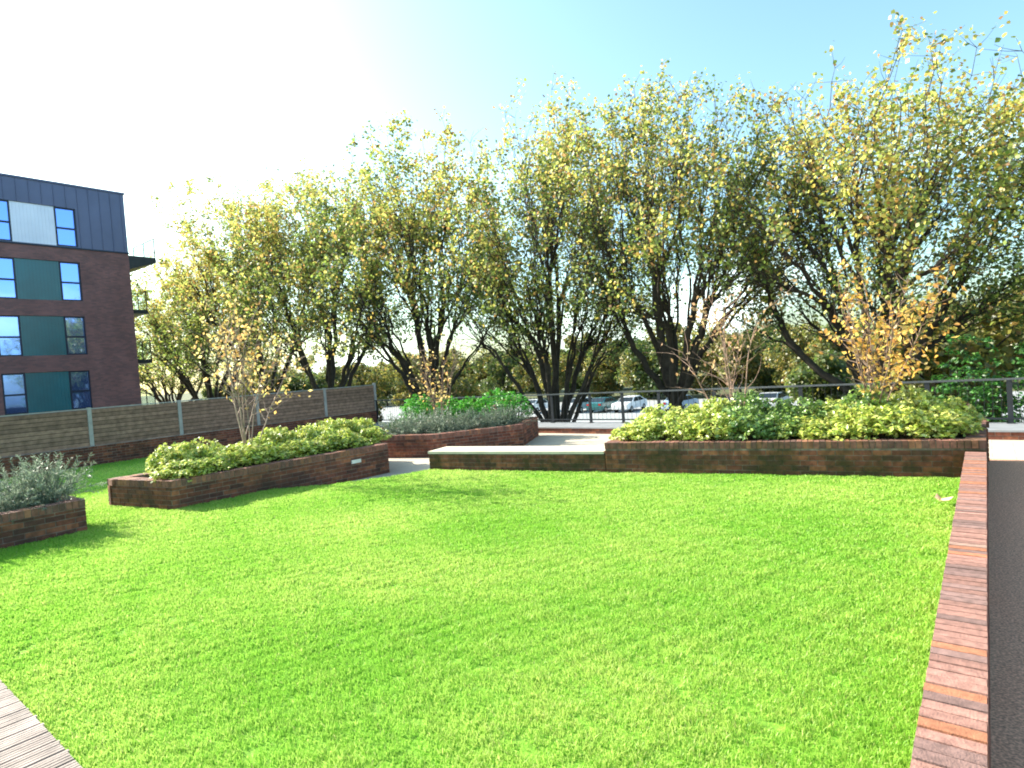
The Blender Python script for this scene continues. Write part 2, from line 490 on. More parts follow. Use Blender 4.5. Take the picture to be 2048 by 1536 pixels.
ZA, ZB, ZC, ZD = .45, .46, .50, .40
pa = planter('dark red brick planter at the left edge of the lawn, holding grey green feathery plants', PA, TZ, ZA, 'brick', (-10.8, 0))
pb = planter('long red brick planter of pale shrubs with a small white wall light in its front', PB, TZ, ZB, 'brick', (-10.9, 6))
PC = [(-.055, frontY(-.055)), (-.055, 12.0), (-5.4, 10.9), (-5.03, frontY(-5.03))]
pc = planter('widest brick planter, moss stained, behind the lawn and joined to the low bench', PC, TZ, ZC, 'mossy_brick', (-2.6, 10.5))
PD = [(-9.3, 12.0), (-10.2, 13.9), (-13.9, 13.4), (-12.5, 9.35), (-10.4, 9.9)]
pd = planter('brick planter beyond the paved path, with bright green and grey plants, near the fence end', PD, TZ, ZD, 'brick', (-11.3, 11.6))
lt = MB(); lt.box(-.012, .012, -.11, .11, -.035, .035, (1, 1, 1))
lo_ = lt.build('wall_light', flat_mat('light_lens', (.75, .74, .70), .4, .05), pb)
lo_.location = (-9.905 + 10.9, 7.31 - 6, .22 - TZ)

# low bench wall joined to planter C
t = thing('low_bench', 'low brick bench with a pale flat top at the left end of the wide planter', 'bench', (-6.8, 8.5, TZ))
bp = [(-8.5, frontY(-8.5)), (-5.04, frontY(-5.04)), (-5.16, frontY(-5.04) + .62), (-8.62, frontY(-8.5) + .62)]
bp = [(a + 6.8, b - 8.5) for a, b in bp]
core = MB(); ip, _ = inset(bp, .006); core.prism([tuple(p) for p in ip], 0, .455, MORTAR)
for i in (0, 3, 2):
    P = np.array(bp[i]); Q = np.array(bp[(i + 1) % 4]); d = (Q - P) / np.linalg.norm(Q - P)
    brick_face(core, P, Q, .004, .455, np.array([d[1], -d[0]]))
core.build('wall', M['mossy_brick'], t)
sl_ = MB(); ip, _ = inset(bp, -.012); ip = [tuple(p) for p in ip]
ip[1] = (bp[1][0] - .012, ip[1][1]); ip[2] = (bp[2][0] - .012, ip[2][1])
sl_.prism(ip, .465, .51)
sl_.build('seat_slab', M['slab'], t)

# right hand wall with brick on edge coping
t = thing('garden_wall', 'long low brick wall with a brick on edge top, running along the right side of the lawn', 'wall', (-.16, 3, TZ))
core = MB(); y0, y1 = -3.0, frontY(-.16) - 3 - .02
core.box(-.099, .093, y0 - 3, y1, 0, .40, MORTAR)
brick_face(core, (.099, y0 - 3), (.099, y1), .004, .40, (1, 0)); brick_face(core, (-.105, y1), (-.105, y0 - 3), .004, .40, (-1, 0))
core.build('wall', M['brick'], t)
cp = MB(); coping_run(cp, (.105, y0 - 3), (.105, y1 - .01), (1, 0), .405, h=.102, width=.215)
cp.box(-.10, .095, y0 - 3, y1 - .01, .40, .497, (.20, .16, .13))
cp.build('coping', M['coping'], t)

# ------------------------------------------------------------------ deck
t = MB()
x = -5.6
while x < -1.2:
    wv = .14; c0 = np.array([.29, .23, .205]) * random.uniform(.8, 1.15)
    for q in range(5):   # grooves
        xa = x + q * .0272
        t.box(xa, xa + .020, -1.5, .88 + random.uniform(-.012, .012) if q == 0 else .88, -.02, .034 + random.uniform(-.001, .001), tuple(c0 * random.uniform(.92, 1.08)))
    t.box(x + .001, x + .135, -1.5, .872, -.03, .028, tuple(c0 * .6))
    x += .146
o = t.build('deck', M['deck']); tag(o, kind='structure')

# ------------------------------------------------------------------ fence with brick plinth
t = thing('low_wall', 'dark low brick wall under the timber fence on the left', 'wall', (-19.5, 6, TZ))
core = MB(); core.box(-.21, .094, -9, 9.5, 0, .665, MORTAR); brick_face(core, (.1, -9), (.1, 9.5), .004, .66, (1, 0)); core.build('wall', M['brick'], t)
t = thing('slatted_fence', 'brown horizontal slat timber fence with pale posts, standing on the low brick wall', 'fence', (-19.5, 6, .52))
ys = [-7.6, -4.95, -2.35, .35, 3.05, 5.67, 8.03, 10.53, 13.2, 15.55]
for k in range(len(ys) - 1):
    mb = MB(); ya, yb = ys[k] - 6 + .05, ys[k + 1] - 6 - .05
    for r_ in range(9):
        z0 = .012 + r_ * .112
        c = np.array([.29, .175, .125]) * random.uniform(.75, 1.2)
        mb.box(-.02 + random.uniform(-.003, .003), .012, ya, yb, z0, z0 + .099, tuple(c))
    mb.box(-.035, -.021, ya, yb, .01, 1.0, (.03, .022, .016))
    mb.build('slat_panel', M['fence_wood'], t)
    mb = MB(); mb.box(-.035, .03, ya, yb, 1.022, 1.05, (.3, .26, .22)); mb.build('cap_rail', M['post'], t)
for y in ys:
    mb = MB(); mb.box(-.045, .045, y - 6 - .048, y - 6 + .048, 0, 1.07 if y < 15 else 1.12); mb.build('post', M['post'], t)

# ------------------------------------------------------------------ railing
t = thing('kerb_wall', 'brick upstand with a grey sloping coping under the metal railing', 'wall', (-6, 14.4, TZ))
core = MB(); core.box(-13.4, 12, .006, 1.2, 0, .145, MORTAR); brick_face(core, (-13.4, 0), (12, 0), .004, .145, (0, -1)); core.build('wall', M['brick'], t)
mb = MB(); mb.box(-13.4, 12, -.03, 1.22, .15, .185); mb.build('coping', M['kerb'], t)
RY = 15.45
t = thing('metal_railing', 'dark metal railing with thin upright bars along the far edge of the terrace', 'railing', (-6, RY, .04))
mb = MB(); mb.box(-13.4, 12, -.028, .028, .865, .905); mb.build('top_rail', M['railtop'], t)
mb = MB(); mb.box(-13.4, 12, -.018, .018, .075, .11); mb.build('bottom_rail', M['steel'], t)
px = [-19.3, -17.6, -15.9, -14.6, -13.6, -12.5, -10.75, -9.36, -8.28, -7.15, -5.6, -3.52, -1.03, .32, 1.9, 3.6, 5.3, 6.0]
for x in px:
    mb = MB(); mb.box(x + 6 - .045, x + 6 + .045, -.012, .012, 0, .864); mb.box(x + 6 - .07, x + 6 + .07, -.05, .05, 0, .012); mb.build('post', M['steel'], t)
for a, b in zip(px[:-1], px[1:]):
    mb = MB(); n = max(2, int((b - a) / .13))
    for k in range(1, n):
        x = a + (b - a) * k / n + 6
        mb.box(x - .0035, x + .0035, -.0035, .0035, .11, .865)
    mb.build('bar_panel', M['steel'], t)

# ------------------------------------------------------------------ leaves
def leaves_mesh(name, P, Nn, size, C, mat, aspect=.62, fold=.25, q=rng):
    """one folded leaf of two quads-worth of triangles at each point"""
    n = len(P)
    Nn = Nn / (np.linalg.norm(Nn, axis=1)[:, None] + 1e-9)
    r = q.normal(size=(n, 3)); u = np.cross(Nn, r); u /= np.linalg.norm(u, axis=1)[:, None] + 1e-9
    v = np.cross(Nn, u)
    s = size[:, None]
    a = P - u * s * .5; b = P + u * s * .5
    l = P + v * s * aspect * .5 + Nn * s * fold * .5 - u * s * .05; r_ = P - v * s * aspect * .5 + Nn * s * fold * .5 - u * s * .05
    V = np.stack([a, l, b, r_], 1).reshape(-1, 3)
    i = np.arange(n)[:, None] * 4
    Fc = np.concatenate([i + np.array([[0, 1, 2]]), i + np.array([[0, 2, 3]])], 0)
    return np_mesh(name, V, Fc, np.repeat(C, 4, 0), mat)

def lobed_leaves(name, P, Nn, size, C, mat, q=rng):
    """plane / maple like leaf: five points star fan"""
    n = len(P)
    Nn = Nn / (np.linalg.norm(Nn, axis=1)[:, None] + 1e-9)
    r = q.normal(size=(n, 3)); u = np.cross(Nn, r); u /= np.linalg.norm(u, axis=1)[:, None] + 1e-9
    v = np.cross(Nn, u)
    ang = np.radians([180, 95, 62, 0, -62, -95])
    rad = np.array([.35, .30, .58, .62, .58, .30])
    drop = np.array([0, .03, -.12, -.16, -.12, .03])
    s = size[:, None, None]
    V = P[:, None, :] + s * (rad[None, :, None] * (np.cos(ang)[None, :, None] * u[:, None, :] + np.sin(ang)[None, :, None] * v[:, None, :]) + drop[None, :, None] * Nn[:, None, :])
    Vc = P[:, None, :]
    V = np.concatenate([Vc, V], 1).reshape(-1, 3)
    i = np.arange(n)[:, None] * 7
    Fc = np.concatenate([i + np.array([[0, 1 + k, 1 + (k + 1) % 6]]) for k in range(6)], 0)
    return np_mesh(name, V, Fc, np.repeat(C, 7, 0), mat)

def pal(keys, w, n, q, jit=.15):
    keys = np.array(keys); idx = q.choice(len(keys), n, p=np.array(w) / sum(w))
    return keys[idx] * q.uniform(1 - jit, 1 + jit, (n, 1)) * q.uniform(.93, 1.07, (n, 3))

def unit(v): return v / (np.linalg.norm(v) + 1e-9)

def perp_dir(d, q, ang):
    r = q.normal(size=3); p = unit(np.cross(d, r))
    return unit(d * math.cos(ang) + p * math.sin(ang))

def walk(p, d, L, step, q, wob, up, ups=None):
    pts = [p]; n = max(2, int(L / step)); s = L / n
    for i in range(n):
        d = unit(d + q.normal(size=3) * wob + np.array([0, 0, up]))
        p = p + d * s; pts.append(p)
    return np.array(pts)

# ------------------------------------------------------------------ big plane trees
def kmeans(X, k, q, it=12):
    c = X[q.choice(len(X), k, replace=False)]
    for _ in range(it):
        l = np.argmin(((X[:, None] - c[None]) ** 2).sum(2), 1)
        for i in range(k):
            if (l == i).any(): c[i] = X[l == i].mean(0)
    return l

def hermite(p, tp, r, tr_, n, q, wob):
    t = np.linspace(0, 1, n)[:, None]; L = np.linalg.norm(r - p)
    o = (2 * t ** 3 - 3 * t ** 2 + 1) * p + (t ** 3 - 2 * t ** 2 + t) * tp * L + (-2 * t ** 3 + 3 * t ** 2) * r + (t ** 3 - t ** 2) * tr_ * L
    nz_ = q.normal(size=(n, 3)) * wob * L / n; nz_[0] = 0; nz_[-1] = 0
    return o + nz_

def plane_tree(name, label, loc, seed, H=16.5, Rr=5.4, nl=8, fork=2.9, leafn=13.5, group='plane trees in a row beyond the railing'):
    """limbs fan out of a low fork, split twice, and end in twigs spread through the shell of a domed crown"""
    q = np.random.default_rng(seed)
    t = thing(name, label, 'tree', loc, 0, group)
    w = MB(); tw = MB()
    barkc = np.array([.055, .042, .032])
    tr = walk(np.zeros(3), np.array([q.normal(0, .04), q.normal(0, .04), 1]), fork, .4, q, .03, 0)
    w.tube(tr, np.linspace(.36, .26, len(tr)), 9, tuple(barkc))
    f = tr[-1]
    # end points of the branches in the crown shell, with a bumpy outline
    NE = 380
    cz = fork + (H - fork) * .46; rz = H - cz
    d = q.normal(size=(NE * 3, 3)); d /= np.linalg.norm(d, axis=1)[:, None]
    d = d[d[:, 2] > -.62][:NE]
    bump = 1 + .13 * vnoise(d, 4.5, seed + 9)
    rr_ = (q.uniform(.22, 1, len(d)) ** .5) * bump
    E = d * rr_[:, None] * np.array([Rr, Rr, rz])
    E[:, 2] = np.where(E[:, 2] < 0, E[:, 2] * .80, E[:, 2])
    E += np.array([0, 0, cz])
    hgt = np.clip((E[:, 2] - fork) / (H - fork), 0, 1)
    keep = q.uniform(size=len(E)) < np.interp(hgt, [0, .12, .35, .6, 1], [.25, .40, .62, 1, 1])
    E = E[keep]
    D = E - f; Dn = D / np.linalg.norm(D, axis=1)[:, None]
    l1 = kmeans(Dn, nl, q)
    twigs = []
    for k in range(nl):
        Ek = E[l1 == k]
        if len(Ek) < 3: continue
        c = Ek.mean(0)
        A = f + (c - f) * q.uniform(.42, .55)
        A += q.normal(size=3) * .25
        st = f - np.array([0, 0, q.uniform(0, .55)])
        dirA = unit(A - st)
        t0 = unit(dirA + np.array([0, 0, -.15 if dirA[2] < .8 else 0]))
        t1 = unit(unit(c - A) + np.array([0, 0, .28]))
        P = hermite(st, t0 * .9, A, t1 * .9, 9, q, .10)
        nE = len(Ek); r0 = .036 * math.sqrt(nE) * q.uniform(.55, .72) + .025
        r1 = r0 * .66
        w.tube(P, np.linspace(r0, r1, len(P)), 7, tuple(barkc * q.uniform(.7, 1.2)))
        ks = min(max(2, nE // 7), 8)
        l2 = kmeans(Ek - A, ks, q)
        for j in range(ks):
            Ej = Ek[l2 == j]
            if not len(Ej): continue
            cj = Ej.mean(0)
            s_i = q.integers(5, 9) if j else 8          # some leave the limb before its end
            S0 = P[s_i]; ts = unit(P[min(s_i + 1, 8)] - P[s_i - 1])
            B = S0 + (cj - S0) * q.uniform(.5, .66)
            tb = unit(unit(cj - S0) + np.array([0, 0, .15]))
            Q = hermite(S0, unit(ts + .6 * unit(B - S0)), B, tb, 8, q, .14)
            ra = min(r1 * .8, .030 * math.sqrt(len(Ej)) * .62 + .012)
            tw.tube(Q, np.linspace(ra, ra * .55, 8), 5, tuple(barkc * q.uniform(.7, 1.2)))
            for e in Ej:
                si = q.integers(3, 8); S1 = Q[si]; tq = unit(Q[min(si + 1, 7)] - Q[si - 1])
                T_ = hermite(S1, unit(tq + .5 * unit(e - S1)), e, unit(unit(e - S1) + np.array([0, 0, .25])), 8, q, .16)
                tw.tube(T_, np.linspace(min(ra * .5, .022), .006, 8), 4, tuple(barkc))
                for i in range(2, 8):
                    for _ in range(2 if i < 7 else 3):
                        dd = perp_dir(unit(T_[i] - T_[i - 1]), q, R(q.uniform(20, 75)))
                        tg = walk(T_[i], dd, q.uniform(.35, .85), .22, q, .15, .02)
                        tw.tube(tg, np.linspace(.008, .003, len(tg)), 3, tuple(barkc)); twigs.append(tg[1:])
            for i in range(2, 8):                        # a few short inner shoots
                if q.uniform() < .5:
                    tg = walk(Q[i], perp_dir(unit(Q[i] - Q[i - 1]), q, R(60)), q.uniform(.3, .8), .22, q, .15, .03)
                    tw.tube(tg, np.linspace(.008, .003, len(tg)), 3, tuple(barkc)); twigs.append(tg[1:])
    w.build('trunk', M['bark'], t, True)
    tw.build('branches', M['bark'], t, True)
    T = np.concatenate(twigs)
    den = np.clip(.60 + .70 * vnoise(T, 1.3, seed + 1) + .45 * vnoise(T, 3.4, seed + 2), .04, 1.6)
    hf = np.clip((T[:, 2] - fork) / (H - fork), 0, 1)
    den *= np.interp(hf, [0, .3, .55, .8, 1], [.36, .42, .95, 1.45, 1.6])
    P = np.repeat(T, q.poisson(den * leafn / 3.0), 0); P = P + q.normal(size=P.shape) * .12
    n = len(P)
    out = P - np.array([0, 0, H * .5]); Nn = out / (np.linalg.norm(out, axis=1)[:, None]) * .4 + q.normal(size=(n, 3)) * .8 + np.array([0, 0, .5])
    hp = (P[:, 2] - fork) / (H - fork)
    y = np.clip(.48 + .5 * vnoise(P, .8, seed + 3) + .8 * (hp - .55) + q.normal(0, .22, n), 0, 1)
    green = pal([(.16, .24, .04), (.24, .31, .05), (.09, .14, .035)], [4, 4, 3], n, q)
    yel = pal([(.60, .56, .11), (.66, .49, .10), (.48, .52, .11), (.54, .30, .08), (.36, .19, .07)], [4, 3, 5, 2, 1], n, q)
    C = np.where((q.uniform(size=n) < y)[:, None], yel, green)
    me = lobed_leaves('crown', P, Nn, q.uniform(.09, .165, n) * np.clip(math.hypot(*loc[:2]) / 28, .86, 1.15), C, M['leaf'], q)
    link(bpy.data.objects.new('crown', me), t)
    return n

TY = 22
tot = 0
specs = [
    (4.8, 21.8, 'large plane tree at the right edge whose crown runs out of the picture', 14.6, 6.0, 10, 2.6),
    (-2.9, 22.2, 'plane tree rising behind the orange leaved sapling in the wide planter', 13.7, 5.7, 10, 3.0),
    (-9.1, 22.0, 'plane tree with a dark three way forked trunk standing behind the wide planter', 16.0, 5.8, 9, 3.3),
    (-15.2, 22.2, 'plane tree with many slim stems fanning out of the ground, seen above the bench', 16.9, 5.6, 11, 1.5),
    (-23.6, 22.4, 'plane tree standing behind the far end of the timber fence', 18.3, 6.6, 10, 3.0),
    (-32.4, 22.6, 'plane tree behind the middle of the timber fence, second from the apartment block', 19.6, 6.8, 10, 3.2),
    (-41.5, 23.0, 'plane tree seen over the fence between the building and the sapling, with pale sunlit foliage', 21.0, 7.0, 10, 3.0),
    (-50.5, 23.5, 'plane tree closest to the apartment block, lower than the rest of its row', 17.5, 6.4, 9, 2.6),
    (-62.0, 25.0, 'plane tree partly hidden behind the balconies of the apartment block', 14.5, 6.0, 9, 2.6),
]
for k, (x, y, lab, H, Rr, nl, fk) in enumerate(specs):
    tot += plane_tree('plane_tree', lab, (x, y, STREET), 100 + k * 11, H, Rr, nl, fk)
import sys; sys.stderr.write('leaves %d\n' % tot)

# ------------------------------------------------------------------ trees further off
def bushy_tree(seed, H, Rr, n, cols, wts, size=.34, trunk=True):
    q = np.random.default_rng(seed)
    nb = 26
    ctr = np.stack([q.normal(0, Rr * .45, nb), q.normal(0, Rr * .45, nb), q.uniform(H * .12, H * .9, nb)], 1)
    sh = 1 - np.abs((ctr[:, 2] / H - .55)) * .9
    ctr[:, :2] *= sh[:, None]
    rb = q.uniform(.16, .30, nb) * Rr * 1.15
    i = q.integers(0, nb, n)
    d = q.normal(size=(n, 3)); d /= np.linalg.norm(d, axis=1)[:, None]
    P = ctr[i] + d * (rb[i] * q.uniform(.55, 1.05, n))[:, None]
    P[:, 2] = np.clip(P[:, 2], .3, None)
    Nn = d + q.normal(size=(n, 3)) * .6 + np.array([0, 0, .4])
    C = pal(cols, wts, n, q, .25)
    me = leaves_mesh('crown', P, Nn, q.uniform(.7, 1.3, n) * size, C, M['leaf'], .8, .2, q)
    w = MB()
    tr = walk(np.zeros(3), np.array([0, 0, 1.]), H * .4, .5, q, .05, 0); w.tube(tr, np.linspace(.16, .09, len(tr)), 6, (.05, .04, .03))
    for c, rr in zip(ctr[::2], rb[::2]):
        s = tr[q.integers(len(tr) // 2, len(tr))]
        ln = np.linspace(s, c, 5); ln[1:4] += q.normal(size=(3, 3)) * .15; w.tube(ln, np.linspace(.06, .015, 5), 4, (.05, .04, .03))
    return me, w.mesh('trunk', M['bark'], True)

YEL = ([(.25, .21, .035), (.19, .20, .035), (.09, .12, .025), (.30, .18, .045)], [4, 4, 4, 1])
GRN = ([(.06, .10, .02), (.10, .15, .025), (.17, .17, .03)], [4, 3, 2])
protos = [bushy_tree(31, 7.6, 3.6, 5200, *YEL), bushy_tree(32, 6.6, 3.6, 5200, *GRN), bushy_tree(33, 8.4, 4.0, 5600, *YEL)]
q = np.random.default_rng(5)
spots = []
for k in range(46):
    spots.append((-140 + k * 3.9 + q.uniform(-1.5, 1.5), 70 + q.uniform(-3, 6) - max(0, (-140 + k * 3.9) * -.05), k % 3 if q.uniform() < .7 else 0, q.uniform(.85, 1.15)))
for k in range(34):
    spots.append((-150 + k * 5.4 + q.uniform(-1.5, 1.5), 90 + q.uniform(-3, 6), (0, 1, 1)[k % 3], q.uniform(1.1, 1.4)))
GL = ['yellow leaved bushy tree in the far belt beyond the car park', 'green leaved bushy tree in the far belt beyond the car park', 'yellow leaved bushy tree in the far belt beyond the car park']
for x, y, kk, sc in spots:
    t = thing('distant_tree', GL[kk], 'tree', (x, y, STREET), q.uniform(0, 6.28), 'yellow trees in the far belt' if kk != 1 else 'green trees in the far belt')
    t.scale = (sc, sc, sc)
    link(bpy.data.objects.new('crown', protos[kk][0]), t); link(bpy.data.objects.new('trunk', protos[kk][1]), t)
mid = [bushy_tree(41, 5.2, 2.8, 6500, *YEL, size=.22), bushy_tree(42, 4.4, 2.6, 6500, *GRN, size=.2)]
for x, y, kk, sc, lab in [
        (-1.2, 31, 0, 1.35, 'olive yellow small tree behind the right hand plane tree'),
        (-7.5, 38, 1, 1.2, 'low green tree across the street, left of the olive yellow one'),
        (3.5, 33, 1, 1.6, 'low green tree at the far right across the street'),
        (-47, 27, 1, 1.1, 'dark green low tree beside the corner of the apartment block'),
        (-38, 29, 0, 1.05, 'yellow green low tree seen over the fence near the apartment block'),
        (-52, 33, 1, 1.5, 'dark green tree half hidden by the end of the apartment block'),
        (-62, 36, 0, 1.6, 'yellow green tree just right of the apartment block balconies'),
        (-29, 30, 0, .95, 'yellow low tree seen over the middle of the fence')]:
    t = thing('small_tree', lab, 'tree', (x, y, STREET), x, None)
    t.scale = (sc,) * 3
    link(bpy.data.objects.new('crown', mid[kk][0]), t); link(bpy.data.objects.new('trunk', mid[kk][1]), t)

# ------------------------------------------------------------------ shrubs
def shrub(seed, rx, ry, h, n, cols, wts, size=.07, aspect=.55):
    """low leafy shrub: upright leaf rosettes on short stems through a bumpy dome"""
    q = np.random.default_rng(seed)
    nr = max(10, n // 9)
    a = q.uniform(0, 6.28, nr); rr = np.sqrt(q.uniform(0, 1, nr))
    x = rx * rr * np.cos(a); y = ry * rr * np.sin(a)
    ztop = h * np.sqrt(np.clip(1 - rr ** 2 * .85, .05, 1)) * q.uniform(.62, 1.25, nr)
    zz = ztop * np.where(q.uniform(size=nr) < .7, 1, q.uniform(.35, .9, nr))
    ctr = np.stack([x, y, zz], 1)
    w = MB()
    for c in ctr[:: 3]:
        b = np.array([c[0] * .35, c[1] * .35, 0]); ln = np.array([b, (b + c) / 2 + q.normal(size=3) * .02, c]); w.tube(ln, [.008, .006, .004], 3, (.08, .06, .03))
    k = 9
    P = np.repeat(ctr, k, 0); d = q.normal(size=(nr * k, 3)); d[:, 2] = np.abs(d[:, 2]) * .7 + .05
    d /= np.linalg.norm(d, axis=1)[:, None]
    P = P + d * size * .8
    Nn = d * .5 + q.normal(size=P.shape) * .5 + np.array([0, 0, .7])
    C = pal(cols, wts, len(P), q, .2)
    C *= np.repeat(q.uniform(.8, 1.15, (nr, 1)), k, 0)
    me = leaves_mesh('foliage', P, Nn, q.uniform(.75, 1.25, len(P)) * size, C, M['shrub_leaf'], aspect, .2, q)
    return me, w.mesh('stems', M['bark'])

def put(name, label, cat, me, loc, rz, sc, group):
    t = thing(name, label, cat, loc, rz, group)
    t.scale = sc if isinstance(sc, tuple) else (sc,) * 3
    link(bpy.data.objects.new('foliage', me[0]), t); link(bpy.data.objects.new('stems', me[1]), t)
    return t

LIME = ([(.54, .60, .10), (.64, .66, .20), (.40, .50, .07), (.18, .28, .05)], [4, 3, 4, 2])
MID = ([(.22, .36, .07), (.32, .46, .10), (.12, .22, .05)], [4, 2, 3])
lime = [shrub(200 + k, .52, .50, .46, 1900, *LIME, size=.085) for k in range(4)]
midg = [shrub(210 + k, .50, .46, .50, 1900, *MID, size=.075) for k in range(2)]
q = np.random.default_rng(12)
# planter B
zs = ZB - .07
for k, y in enumerate(np.linspace(4.35, 8.25, 10)):
    hsc = q.uniform(.50, .92) * (1.0 if k < 8 else .85)
    put('leafy_shrub', 'pale lime green leafy shrub in the long planter with the white wall light', 'shrub', lime[k % 4], (-10.68 + q.uniform(-.06, .06), y, zs - .03), q.uniform(0, 6.28), (.88, 1, hsc), 'lime shrubs in the long planter')
for k, y in enumerate(np.linspace(4.5, 8.4, 9)):
    put('leafy_shrub', 'pale lime green leafy shrub in the long planter with the white wall light', 'shrub', lime[(k + 1) % 4], (-11.28 + q.uniform(-.06, .06), y, zs - .03), q.uniform(0, 6.28), (.85, 1, q.uniform(.65, 1.15)), 'lime shrubs in the long planter')
# planter C
zs = ZC - .07
for k, x in enumerate(np.linspace(-4.75, -.62, 11)):
    y = frontY(x) + .62
    dark = 4 <= k <= 5
    put('leafy_shrub', 'mid green leafy shrub at the front of the wide planter, between the lime ones' if dark else 'lime green leafy shrub in the front row of the wide planter', 'shrub',
        midg[k % 2] if dark else lime[k % 4], (x, y + q.uniform(-.06, .06), zs - .03), q.uniform(0, 6.28), (.95, .9, q.uniform(.62, 1.05)), 'mid green front shrubs of the wide planter' if dark else 'lime front shrubs of the wide planter')
for k, x in enumerate(np.linspace(-4.6, -.6, 10)):
    y = frontY(x) + 1.35
    dark = k in (3, 4, 5, 7)
    put('leafy_shrub', 'taller green leafy shrub in the back row of the wide planter' if dark else 'lime green leafy shrub in the back row of the wide planter', 'shrub',
        midg[k % 2] if dark else lime[(k + 2) % 4], (x, y + q.uniform(-.1, .1), zs - .03), q.uniform(0, 6.28), (1, 1, q.uniform(.95, 1.4)), 'green back shrubs of the wide planter' if dark else 'lime back shrubs of the wide planter')
RED = ([(.25, .06, .04), (.18, .10, .04), (.30, .22, .10)], [3, 2, 2])
put('red_leaved_plant', 'small reddish brown plant at the right end of the wide planter', 'plant', shrub(230, .22, .3, .34, 500, *RED, size=.06), (-.36, 11.0, zs), 0, 1, None)
# planter D : bright green at the back
EUP = ([(.06, .36, .02), (.10, .46, .03), (.03, .22, .015), (.20, .50, .05)], [4, 3, 2, 2])
eup = [shrub(240 + k, .55, .5, .72, 2000, *EUP, size=.075, aspect=.38) for k in range(2)]
zs = ZD - .07
for k, (x, y) in enumerate([(-13.1, 12.0), (-12.6, 12.7), (-11.9, 12.9), (-11.2, 13.2), (-10.6, 13.3)]):
    put('bright_green_shrub', 'vivid green shrub at the back of the planter near the fence end', 'shrub', eup[k % 2], (x, y, zs - .03), q.uniform(0, 6.28), q.uniform(.9, 1.1), 'vivid green shrubs near the fence end')
for k, (x, y, sc) in enumerate([(-14.9, 12.6, .85), (-15.6, 13.4, .9)]):
    put('dark_shrub', 'dark green shrub at the foot of the fence beyond the long planter', 'shrub', midg[k], (x, y, TZ), q.uniform(0, 6.28), sc, 'dark shrubs at the foot of the fence')

# feathery grey green plants
def spray(seed, rx, h, ns, cols, wts, L=(.35, .8), nl=34, ls=.045):
    q = np.random.default_rng(seed); w = MB(); P = []; D = []
    for k in range(ns):
        az = q.uniform(0, 6.28); inc = R(q.uniform(10, 78)); d = np.array([math.cos(az) * math.sin(inc), math.sin(az) * math.sin(inc), math.cos(inc)])
        b = np.array([q.normal(0, rx * .35), q.normal(0, rx * .35), 0])
        l = q.uniform(*L); st = walk(b, d, l, .07, q, .06, -.05 if inc > R(45) else .0)
        w.tube(st, np.linspace(.005, .002, len(st)), 3, (.12, .13, .08))
        ts = q.uniform(.15, 1, nl) * (len(st) - 1.001); i = ts.astype(int); fr = (ts - i)[:, None]
        p = st[i] * (1 - fr) + st[i + 1] * fr; P.append(p)
        dd = st[i + 1] - st[i]; dd /= np.linalg.norm(dd, axis=1)[:, None]; D.append(dd)
    P = np.concatenate(P); D = np.concatenate(D); n = len(P)
    r = q.normal(size=(n, 3)); side = np.cross(D, r); side /= np.linalg.norm(side, axis=1)[:, None]
    u = D * .6 + side * .8; u /= np.linalg.norm(u, axis=1)[:, None]
    v = np.cross(u, q.normal(size=(n, 3))); v /= np.linalg.norm(v, axis=1)[:, None]
    s = q.uniform(.7, 1.3, n)[:, None] * ls
    V = np.stack([P - v * s * .10, P + v * s * .10, P + u * s + v * s * .05, P + u * s - v * s * .05], 1).reshape(-1, 3)
    C = pal(cols, wts, n, q, .2)
    Fc = np.arange(n * 4).reshape(-1, 4)
    return np_mesh('foliage', V, Fc, np.repeat(C, 4, 0), M['shrub_leaf']), w.mesh('stems', M['bark'])
GREY = ([(.19, .25, .17), (.28, .33, .24), (.11, .16, .10)], [4, 2, 3])
sp = [spray(300 + k, .35, .5, 70, *GREY, nl=60) for k in range(3)]
zs = ZA - .07
for k, (x, y) in enumerate([(-10.45, 1.35), (-10.4, 1.95), (-10.5, 2.4), (-11.1, 1.5), (-11.05, 2.2), (-10.95, 2.6), (-10.4, .8), (-11.1, .8)]):
    put('feathery_plant', 'grey green feathery plant arching over the planter at the left edge', 'plant', sp[k % 3], (x, y, zs), q.uniform(0, 6.28), q.uniform(.8, 1.05), 'feathery plants at the left edge')
zs = ZD - .07
for k, (x, y) in enumerate([(-12.1, 10.2), (-11.5, 10.4), (-10.9, 10.7), (-10.55, 11.2), (-10.2, 11.8), (-9.9, 12.3), (-11.6, 11.2), (-11.0, 11.8), (-10.6, 12.5), (-12.4, 11.0)]):
    put('feathery_plant', 'low grey green feathery plant at the front of the planter beyond the path', 'plant', sp[k % 3], (x, y, zs), q.uniform(0, 6.28), (1, 1, q.uniform(.75, .95)), 'feathery plants beyond the path')

# bushes beyond the railing on the right
BR = ([(.04, .16, .02), (.07, .25, .03), (.025, .09, .015), (.14, .26, .05)], [4, 3, 3, 1])
bb = [shrub(350 + k, 1.0, .9, 4.3, 6000, *BR, size=.11) for k in range(2)]
for k, (x, y, sc, lab) in enumerate([(-.35, 17.8, 1.0, 'tall bright green bush beyond the railing, nearest to the planter end'), (1.1, 18.0, 1.05, 'tall bright green bush beyond the railing at the right edge'), (2.6, 17.6, 1.1, 'tall bright green bush beyond the railing, cut off by the right edge')]):
    put('tall_bush', lab, 'bush', bb[k % 2], (x, y, STREET), k * 2.0, sc, None)

